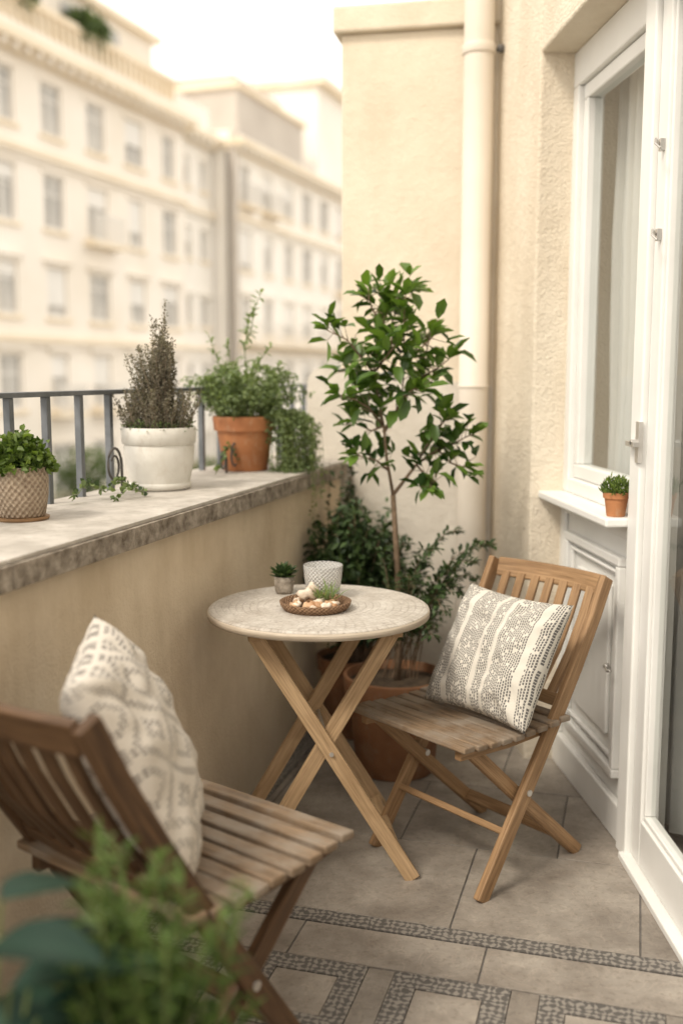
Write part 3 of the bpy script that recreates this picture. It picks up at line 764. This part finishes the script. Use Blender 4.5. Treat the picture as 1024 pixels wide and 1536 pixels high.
# ---------------------------------------------------------------- citrus tree
cp=empty('potted_lemon_tree'); c=(.185,3.43,0)
pot([(0,.0),(.13,.0),(.135,.005),(.158,.26),(.174,.262),(.180,.325),(.178,.335),(.168,.337),(.163,.30)],c,'terradark',cp,.163,.305)
bs=B(); bl=B()
tr=[V((.190,3.43,.30)),V((.196,3.435,.45)),V((.192,3.43,.62)),V((.182,3.425,.80)),V((.172,3.43,.95))]
bs.tube(tr,.0125,.0085,8)
def X(x,z,y=0): return V((x,3.43+y,z))
br=[
 [X(.172,.95),X(.150,1.07,-.01),X(.139,1.18,-.01),X(.106,1.354,.01),X(.135,1.50,0),X(.150,1.63,.01)],
 [X(.139,1.18,-.01),X(.09,1.24,-.05),X(.04,1.27,-.08),X(-.01,1.285,-.10)],
 [X(.106,1.354,.01),X(.06,1.41,-.02),X(.018,1.46,-.03),X(-.045,1.49,-.05)],
 [X(.172,.95),X(.25,1.05,.02),X(.32,1.10,.01),X(.372,1.124,-.03),X(.415,1.15,-.04)],
 [X(.139,1.16,-.01),X(.200,1.25,.05),X(.255,1.33,.08),X(.285,1.42,.10),X(.30,1.49,.1)],
 [X(.200,1.25,.05),X(.205,1.38,-.03),X(.200,1.50,-.05),X(.205,1.60,-.06)],
 [X(.158,1.03,0),X(.115,1.07,-.06),X(.05,1.09,-.10)],
 [X(.25,1.05,.02),X(.275,1.02,-.08),X(.285,.985,-.12)],
 [X(.32,1.10,.01),X(.36,1.06,-.05),X(.40,1.05,-.09)],
 [X(.25,1.05,.02),X(.29,1.14,-.06),X(.33,1.20,-.1)],
 [X(.205,1.38,-.03),X(.25,1.43,-.10),X(.29,1.47,-.13)],
 [X(.106,1.354,.01),X(.14,1.40,-.09),X(.17,1.44,-.13)],
 [X(.10,1.33,.01),X(.06,1.34,.07),X(.02,1.38,.12)],
 [X(.135,1.50),X(.10,1.56,-.02),X(.085,1.60,-.03)],
 [X(.15,1.55),X(.19,1.60,.03),X(.235,1.63,.05)],
 [X(.255,1.33,.08),X(.32,1.37,.05),X(.355,1.40,.02)],
 [X(.139,1.18,-.01),X(.10,1.16,.06),X(.04,1.19,.10)],
 [X(.165,1.20,-.01),X(.20,1.28,-.07),X(.24,1.31,-.12)],
 [X(.12,1.42,0),X(.16,1.50,.05),X(.18,1.55,.09)],
]
for bi,pts in enumerate(br):
    bs.tube(pts,.0065 if bi in (0,3,4) else .0042,.0018,6)
    N=len(pts)-1; ln=sum((pts[i+1]-pts[i]).length for i in range(N))
    m_=int(ln*(72 if bi else 50))+2
    for k in range(m_):
        t=(k+R())/m_
        if bi==0 and t<.42: continue
        if bi in(3,4) and t<.30: continue
        f_=t*N; q=min(int(f_),N-1); pp=pts[q].lerp(pts[q+1],f_-q)
        tw=((pts[q+1]-pts[q]).normalized()*.6+rv(.3)).normalized()*U(.015,.06); e=pp+tw
        bs.tube([pp,e],.0014,.0009,4)
        for j in range(random.choice((1,2,2,3))):
            dv=(tw.normalized()*.7+rv(.25)).normalized()
            L_=U(.042,.082)
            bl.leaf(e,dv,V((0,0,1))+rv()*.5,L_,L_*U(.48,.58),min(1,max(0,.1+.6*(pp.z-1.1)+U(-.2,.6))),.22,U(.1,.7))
    for j in range(5):
        dv=((pts[-1]-pts[-2]).normalized()+rv(.3)*.8).normalized(); bl.leaf(pts[-1],dv,V((0,0,1))+rv()*.5,U(.045,.075),.033,.6+R()*.4,.22,.3)
bs.obj('trunk','bark',cp,smooth=True); bl.obj('foliage','citrus',cp,smooth=True)

# ---------------------------------------------------------------- dark shrub behind
sb=empty('potted_shrub'); c=(.045,3.80,0)
pot([(0,.0),(.10,.0),(.105,.004),(.125,.25),(.136,.252),(.14,.30),(.13,.302),(.127,.28)],c,'terradark',sb,.127,.28)
bs=B(); bl=B()
for i in range(165):
    a=R()*6.28; ln=U(.25,.64); sp_=U(.02,.28)
    out=V((math.cos(a)*1.0,math.sin(a)*.7,0))
    p=V(c)+V((U(-.05,.05),U(-.05,.05),.28))
    end=p+out*sp_+V((.0,-.03,ln*(1-.5*(sp_/.27)**2)))
    end.x=max(end.x,-1.211+.286*end.y+.02)
    mid=p.lerp(end,.5)+V((0,0,.06))
    pts=[p,p.lerp(mid,.5)+V((0,0,.01)),mid,mid.lerp(end,.55)+V((0,0,.015)),end]
    bs.tube(pts,.003,.001,4)
    for k in range(56):
        t=U(.3,1); f_=t*4; q=min(int(f_),3); pp=pts[q].lerp(pts[q+1],f_-q)
        e=pp+rv(.1)*U(0,.055)
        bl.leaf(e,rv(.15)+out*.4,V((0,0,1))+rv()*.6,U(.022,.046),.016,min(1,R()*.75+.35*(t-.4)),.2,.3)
def frond(pts,m_,l0):
    pts=[V(p) for p in pts]; bs.tube(pts,.0022,.001,4); N=len(pts)-1
    for k in range(m_):
        t=.2+.8*k/m_; f_=t*N; q=min(int(f_),N-1); pp=pts[q].lerp(pts[q+1],f_-q); tg=(pts[q+1]-pts[q]).normalized()
        for sg in (-1,1):
            sd=tg.cross(V((0,0,1))).normalized()*sg+tg*.7+V((0,0,U(-.2,.35)))
            tl_=l0*(1.15-t*.7)*U(.7,1)
            e=pp+sd.normalized()*tl_; bs.tube([pp,e],.0008,.0006,3)
            for j in range(5):
                bl.leaf(pp.lerp(e,(j+.6)/5),(sd.normalized()+rv()*.7),(0,0,1),U(.018,.034),.0115,.2+R()*.8,.2,.3)
for e in ((.50,3.40,.79),(.44,3.32,.74),(.40,3.5,.82),(.47,3.45,.66),(.36,3.30,.64),(.30,3.32,.78),(.53,3.5,.76),(.22,3.28,.70),(.33,3.25,.58),(.12,3.42,.76),(.42,3.42,.60),(.28,3.40,.72),(.20,3.35,.62),(.38,3.36,.70),(.24,3.30,.54),(.30,3.26,.50)):
    e=V(e); s0=V((.19+U(-.06,.08),3.46,.31)); top=s0.lerp(e,.5)+V((0,0,.20+.12*R()))
    pts=[s0*(1-t)**2+top*2*t*(1-t)+e*t*t for t in (0,.2,.4,.6,.8,1)]
    frond(pts,11,.062)
for i in range(9):
    x0=.0+U(-.04,.06); pts=[V((x0,3.95,.6)),V((x0+U(-.03,.03),3.96,.8)),V((x0+U(-.02,.04),3.95,.92+U(0,.1)))]
    bs.tube(pts,.002,.001,4)
    for k in range(30):
        t=U(0,1); f_=t*2; q=min(int(f_),1); pp=pts[q].lerp(pts[q+1],f_-q)
        bl.leaf(pp,rv(.1),V((0,0,1))+rv()*.5,U(.02,.035),.014,R()*.8,.2,.3)
bs.obj('stems','bark',sb); bl.obj('foliage','bush',sb,smooth=True)

# ---------------------------------------------------------------- foreground plants
fp=empty('potted_feathery_plant'); c=(-.225,1.17,0)
pot([(0,0),(.12,0),(.125,.005),(.15,.28),(.16,.283),(.165,.33),(.155,.332),(.15,.31)],c,'terradark',fp,.15,.31)
bs=B(); bl=B()
for i in range(54):
    a=R()*6.28; out=V((math.cos(a),math.sin(a),0)); p=V(c)+out*U(0,.05)+V((0,0,.31)); sp_=U(.0,.11); h=U(.22,.52)*(1.05-sp_*2.2)
    pts=[p+out*(sp_*t**1.4)+V((-.02*t,0,h*t)) for t in (0,.25,.5,.75,1)]
    bs.tube(pts,.003,.0015,5)
    for k in range(76):
        t=.3+.7*k/76; f_=t*4; q=min(int(f_),3); pp=pts[q].lerp(pts[q+1],f_-q)
        dv=V((U(-1,1),U(-1,1),U(.1,1.2))).normalized()
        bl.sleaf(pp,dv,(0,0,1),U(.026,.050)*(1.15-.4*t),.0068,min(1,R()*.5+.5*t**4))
bs.obj('stems','stem',fp); bl.obj('foliage','feather',fp)
gp=empty('potted_broadleaf_plant'); c=(-.41,1.06,0)
pot([(0,0),(.10,0),(.105,.005),(.13,.25),(.14,.253),(.143,.29),(.135,.292),(.13,.27)],c,'terradark',gp,.13,.27)
bs=B(); bl=B()
for i in range(34):
    a=R()*6.28; out=V((math.cos(a),math.sin(a),0)); p=V(c)+V((0,0,.27)); h=U(.18,.42); sp_=U(.02,.09)
    if i==0: out=V((.9,-.2,0)); h=.46; sp_=.03
    if i==1: out=V((.5,.8,0)); h=.49; sp_=.05
    if i==2: out=V((.3,-.8,0)); h=.42; sp_=.05
    if i==3: out=V((1,.3,0)); h=.40; sp_=.04
    e=p+out*sp_+V((0,0,h)); bs.tube([p,p.lerp(e,.5)+V((0,0,.04)),e],.004,.002,5)
    bl.bleaf(e,out+V((0,0,U(-.1,.4))),(0,0,1),U(.12,.17),U(.065,.085),R()*.75,.12,.5)
bs.obj('stems','stem',gp); bl.obj('leaves','bigleaf',gp,smooth=True)

# ---------------------------------------------------------------- city buildings
ax=(.3253,.9456); nb=(.9456,-.3253)
GZ=-9.6
def bp(Y): return (-10.4+.344*(Y-33),Y)
def building(name,Yend,length,nfl,bay,top,wallm,off=0,seed=1,depth=10,ww=1.15,wh=1.75,balc=()):
    e=empty(name); o=bp(Yend); o=(o[0]-ax[0]*length+nb[0]*off,o[1]-ax[1]*length+nb[1]*off)
    fh=2.95; w=B(); gl=B(); fm=B(); tr_=B(); rb=B()
    def q(Bd,a0,a1,z0,z1,dep):
        c=[(a0,z0),(a1,z0),(a1,z1),(a0,z1)]
        Bd.fc([Bd.pv((o[0]+ax[0]*a+nb[0]*dep,o[1]+ax[1]*a+nb[1]*dep,z)) for a,z in c])
    nb_=int(round(length/bay)); bay=length/nb_
    z00=1.1-fh/2-3*fh
    w.fbox(o,ax,nb,(0,length),(-depth,-.001),(GZ,z00))
    w.fbox(o,ax,nb,(0,length),(-depth,-.35),(z00,z00+nfl*fh))
    random.seed(seed*1000)
    for k in range(nfl):
        zb=z00+k*fh; zt=zb+fh; zc=(zb+zt)/2
        for i in range(nb_):
            wj=ww*random.choice((1,1,.85,1.15)); hj=wh*(1.0 if k%2 else .93)
            a0=i*bay;a1=a0+bay; ac=(a0+a1)/2; l,r_=ac-wj/2,ac+wj/2; u,t=zc-hj/2,zc+hj/2
            q(w,a0,l,zb,zt,0); q(w,r_,a1,zb,zt,0); q(w,l,r_,zb,u,0); q(w,l,r_,t,zt,0)
            w.fbox(o,ax,nb,(l-.02,l),(-.3,-.002),(u,t)); w.fbox(o,ax,nb,(r_,r_+.02),(-.3,-.002),(u,t)); w.fbox(o,ax,nb,(l,r_),(-.3,-.002),(t,t+.02)); w.fbox(o,ax,nb,(l,r_),(-.3,-.002),(u-.02,u))
            q(gl,l,r_,u,t,-.16)
            fm.fbox(o,ax,nb,(ac-.05,ac+.05),(-.15,-.09),(u,t)); fm.fbox(o,ax,nb,(l,l+.08),(-.15,-.09),(u,t)); fm.fbox(o,ax,nb,(r_-.08,r_),(-.15,-.09),(u,t))
            fm.fbox(o,ax,nb,(l+.08,r_-.08),(-.145,-.095),(t-.08,t)); fm.fbox(o,ax,nb,(l+.08,r_-.08),(-.145,-.095),(u,u+.08)); fm.fbox(o,ax,nb,(l+.08,r_-.08),(-.145,-.095),(u+1.1,u+1.17))
            tr_.fbox(o,ax,nb,(l-.15,r_+.15),(.001,.10),(u-.14,u-.02))
            w.fbox(o,ax,nb,(l-.16,r_+.16),(.001,.06),(t+.03,t+.16))
            if k in (3,4): w.fbox(o,ax,nb,(l-.24,r_+.24),(.001,.17),(t+.165,t+.25))
            if R()<.45:
                zz=t-hj*U(.2,.95); fm.fbox(o,ax,nb,(l+.08,r_-.08),(-.09,-.07),(zz,t-.02))
            if R()<.10:
                tr_.fbox(o,ax,nb,(l-.35,r_+.35),(.001,.55),(u-.32,u-.16))
                for m_ in range(14): rb.fbox(o,ax,nb,(l-.33+m_*(wj+.62)/13,l-.30+m_*(wj+.62)/13),(.5,.53),(u-.16,u+.72))
                rb.fbox(o,ax,nb,(l-.34,r_+.34),(.49,.54),(u+.72,u+.77))
        if k in (2,4,6): tr_.fbox(o,ax,nb,(0,length),(.001,.22),(zb-.18,zb-.02)) ; w.fbox(o,ax,nb,(0,length),(.001,.12),(zb-.34,zb-.185))
        if k in balc:
            tr_.fbox(o,ax,nb,(.5,length-.5),(.001,.8),(zb+.05,zb+.2))
            for m_ in range(int(length/.3)): rb.fbox(o,ax,nb,(.5+m_*.3,.53+m_*.3),(.74,.77),(zb+.2,zb+1.1))
            rb.fbox(o,ax,nb,(.5,length-.5),(.72,.79),(zb+1.1,zb+1.16))
    zt=z00+nfl*fh
    tr_.fbox(o,ax,nb,(-.2,length+.2),(-.3,.60),(zt+.0,zt+.26)); tr_.fbox(o,ax,nb,(-.1,length+.1),(-.3,.3),(zt-.2,zt-.002))
    for m_ in range(int(length/.6)): w.fbox(o,ax,nb,(m_*.6,m_*.6+.2),(.301,.5),(zt-.22,zt-.002))
    w.fbox(o,ax,nb,(0,length),(-depth,-.1),(zt+.28,zt+.28+max(.4,top-zt-.28)))
    w.obj('walls',wallm,e); gl.obj('window_glass','bglass',e); fm.obj('window_frames','bframe',e); tr_.obj('cornices','btrim',e)
    if rb.v: rb.obj('balcony_railings','bframe',e)
    return e,o,zt
eA,oA,ztA=building('apartment_building',44.3,34.6,7,2.62,12.3,'bwall',0,3)
b=B(); b.fbox(oA,ax,nb,(0,33.6),(-9,-.8),(12.3,14.5)); b.obj('attic_storey','bwall',eA)
b=B(); b.fbox(oA,ax,nb,(-.2,33.9),(-9,-.5),(14.5,14.75)); b.fbox(oA,ax,nb,(0,34.5),(-.3,-.05),(13.0,13.2))
for i in range(86): b.fbox(oA,ax,nb,(i*.4,i*.4+.14),(-.25,-.1),(12.3,13.0))
b.obj('roof_cornice','btrim',eA)
b=B()
for i in range(12): b.fbox(oA,ax,nb,(1+i*2.62,2.2+i*2.62),(-.79,-.76),(12.9,14.1))
b.obj('attic_windows','bglass',eA)
b=B(); b.fbox(oA,ax,nb,(4,27),(-8,-2.5),(14.75,17.6)); b.obj('penthouse','bwall2',eA)
b=B()
for cx in (27.6,28.5,24.2,18.,14.5):
    for i in range(600):
        p=rv()*U(.2,.65); b.sleaf((oA[0]+ax[0]*cx+nb[0]*-.3+p.x,oA[1]+ax[1]*cx+nb[1]*-.3+p.y,13.4+p.z*.9),rv(),rv(),.22,.14,R())
b.obj('terrace_shrubs','crown',eA)
building('apartment_building',47.7,3.3,7,1.65,13.0,'bwall2',-.5,5,ww=.7,wh=1.3)
eC,oC,ztC=building('apartment_building',93,47.8,7,2.65,12.0,'bwall2',.5,9,balc=(2,4))
b=B(); b.fbox(oC,ax,nb,(2.5,11),(-8,-.9),(12.3,14.6)); b.fbox(oC,ax,nb,(3.5,9.5),(-7,-1.5),(14.8,15.5)); b.obj('roof_block','bgrey',eC)
b=B(); b.fbox(oC,ax,nb,(12.5,47),(-9,-.6),(12.3,17.2)); b.obj('attic_storey','bwall2',eC)
b=B(); b.fbox(oC,ax,nb,(12.2,47),(-9.2,-.1),(17.2,17.6)); b.fbox(oC,ax,nb,(2.3,11.2),(-8.2,-.7),(14.602,14.798)); b.obj('roof_cornice','btrim',eC)
b=B(); b.fbox(oC,ax,nb,(-.12,.12),(-.1,.2),(GZ,12)); b.obj('downpipe','bgrey',eC)
building('apartment_building',92,20,6,2.6,11,'bwall',24,13)

# ---------------------------------------------------------------- ground, street
b=B(); b.fbox((0,0),(1,0),(0,1),(-600,600),(-600,600),(GZ-.5,GZ)); b.obj('ground','pave')
b=B(); oo=bp(0); b.fbox(oo,ax,nb,(-60,140),(3.2,12.5),(GZ+.002,GZ+.006)); b.obj('street','street')
b=B(); b.fbox(oo,ax,nb,(-60,140),(3.0,3.18),(GZ+.001,GZ+.13)); b.fbox(oo,ax,nb,(-60,140),(12.52,12.7),(GZ+.001,GZ+.13)); b.obj('kerb','pave')
def stree(x,y,h,r_,seed):
    random.seed(seed); e=empty('street_tree'); b=B(); top=GZ+h
    b.tube([(x,y,GZ),(x+.1,y,GZ+h*.35),(x,y+.1,GZ+h*.6)],.2,.11,8)
    ends=[]
    for i in range(9):
        dv=rv(.5); s0=V((x,y,GZ+h*U(.4,.6))); e1=s0+V((dv.x*r_*.7,dv.y*r_*.7,abs(dv.z)*r_)); b.tube([s0,s0.lerp(e1,.5)+V((0,0,.2)),e1],.07,.02,5); ends.append(e1)
    b.obj('trunk','bark',e)
    b=B()
    for q in ends+[V((x,y,top-r_*.6))]:
        for i in range(420):
            p=rv(); p=p*r_*.48*(R()**.4); b.sleaf(q+V((p.x,p.y,p.z*.8)),rv(),rv(),.22,.14,min(1,max(0,.5+p.z/r_+U(-.2,.2))))
    b.obj('crown','crown',e)
stree(-9.6,27,9.9,2.2,1); stree(-8.2,33,9.2,2.1,2); stree(-11.5,20.5,8.6,2.2,3); stree(-5.2,41,8.2,2.0,4)

# ---------------------------------------------------------------- light
w=D.worlds.new('World'); scene.world=w; w.use_nodes=True; nt=w.node_tree
bg=nt.nodes['Background']
S=V((-.46,-.48,.75)).normalized()
el=math.asin(S.z)
sky=nt.nodes.new('ShaderNodeTexSky'); sky.sky_type='NISHITA'; sky.sun_disc=False
sky.sun_elevation=el; sky.sun_rotation=math.atan2(S.x,S.y); sky.dust_density=4; sky.air_density=1.0
mx=nd(nt,'ShaderNodeMix',data_type='RGBA'); mx.inputs[0].default_value=.80
nt.links.new(sky.outputs[0],mx.inputs[6]); mx.inputs[7].default_value=(14.3,13.4,12.0,1)
nt.links.new(mx.outputs[2],bg.inputs[0]); bg.inputs[1].default_value=.148
sl=D.lights.new('Sun','SUN'); sl.energy=2.4; sl.angle=math.radians(14); sl.color=(1,.92,.79)
so=D.objects.new('Sun',sl); scene.collection.objects.link(so); so.rotation_euler=S.to_track_quat('Z','Y').to_euler()

# ---------------------------------------------------------------- camera
cd=D.cameras.new('Camera'); cam=D.objects.new('Camera',cd); scene.collection.objects.link(cam); scene.camera=cam
cam.location=(0,0,1.35); cam.rotation_euler=(math.radians(90-7.6),0,0)
cd.sensor_fit='VERTICAL'; cd.sensor_height=36; cd.lens=1550/1536*36; cd.clip_end=2000; cd.clip_start=.05
cd.dof.use_dof=True; cd.dof.focus_distance=2.62; cd.dof.aperture_fstop=1.35
scene.view_settings.view_transform='Standard'; scene.view_settings.look='None'; scene.view_settings.exposure=0
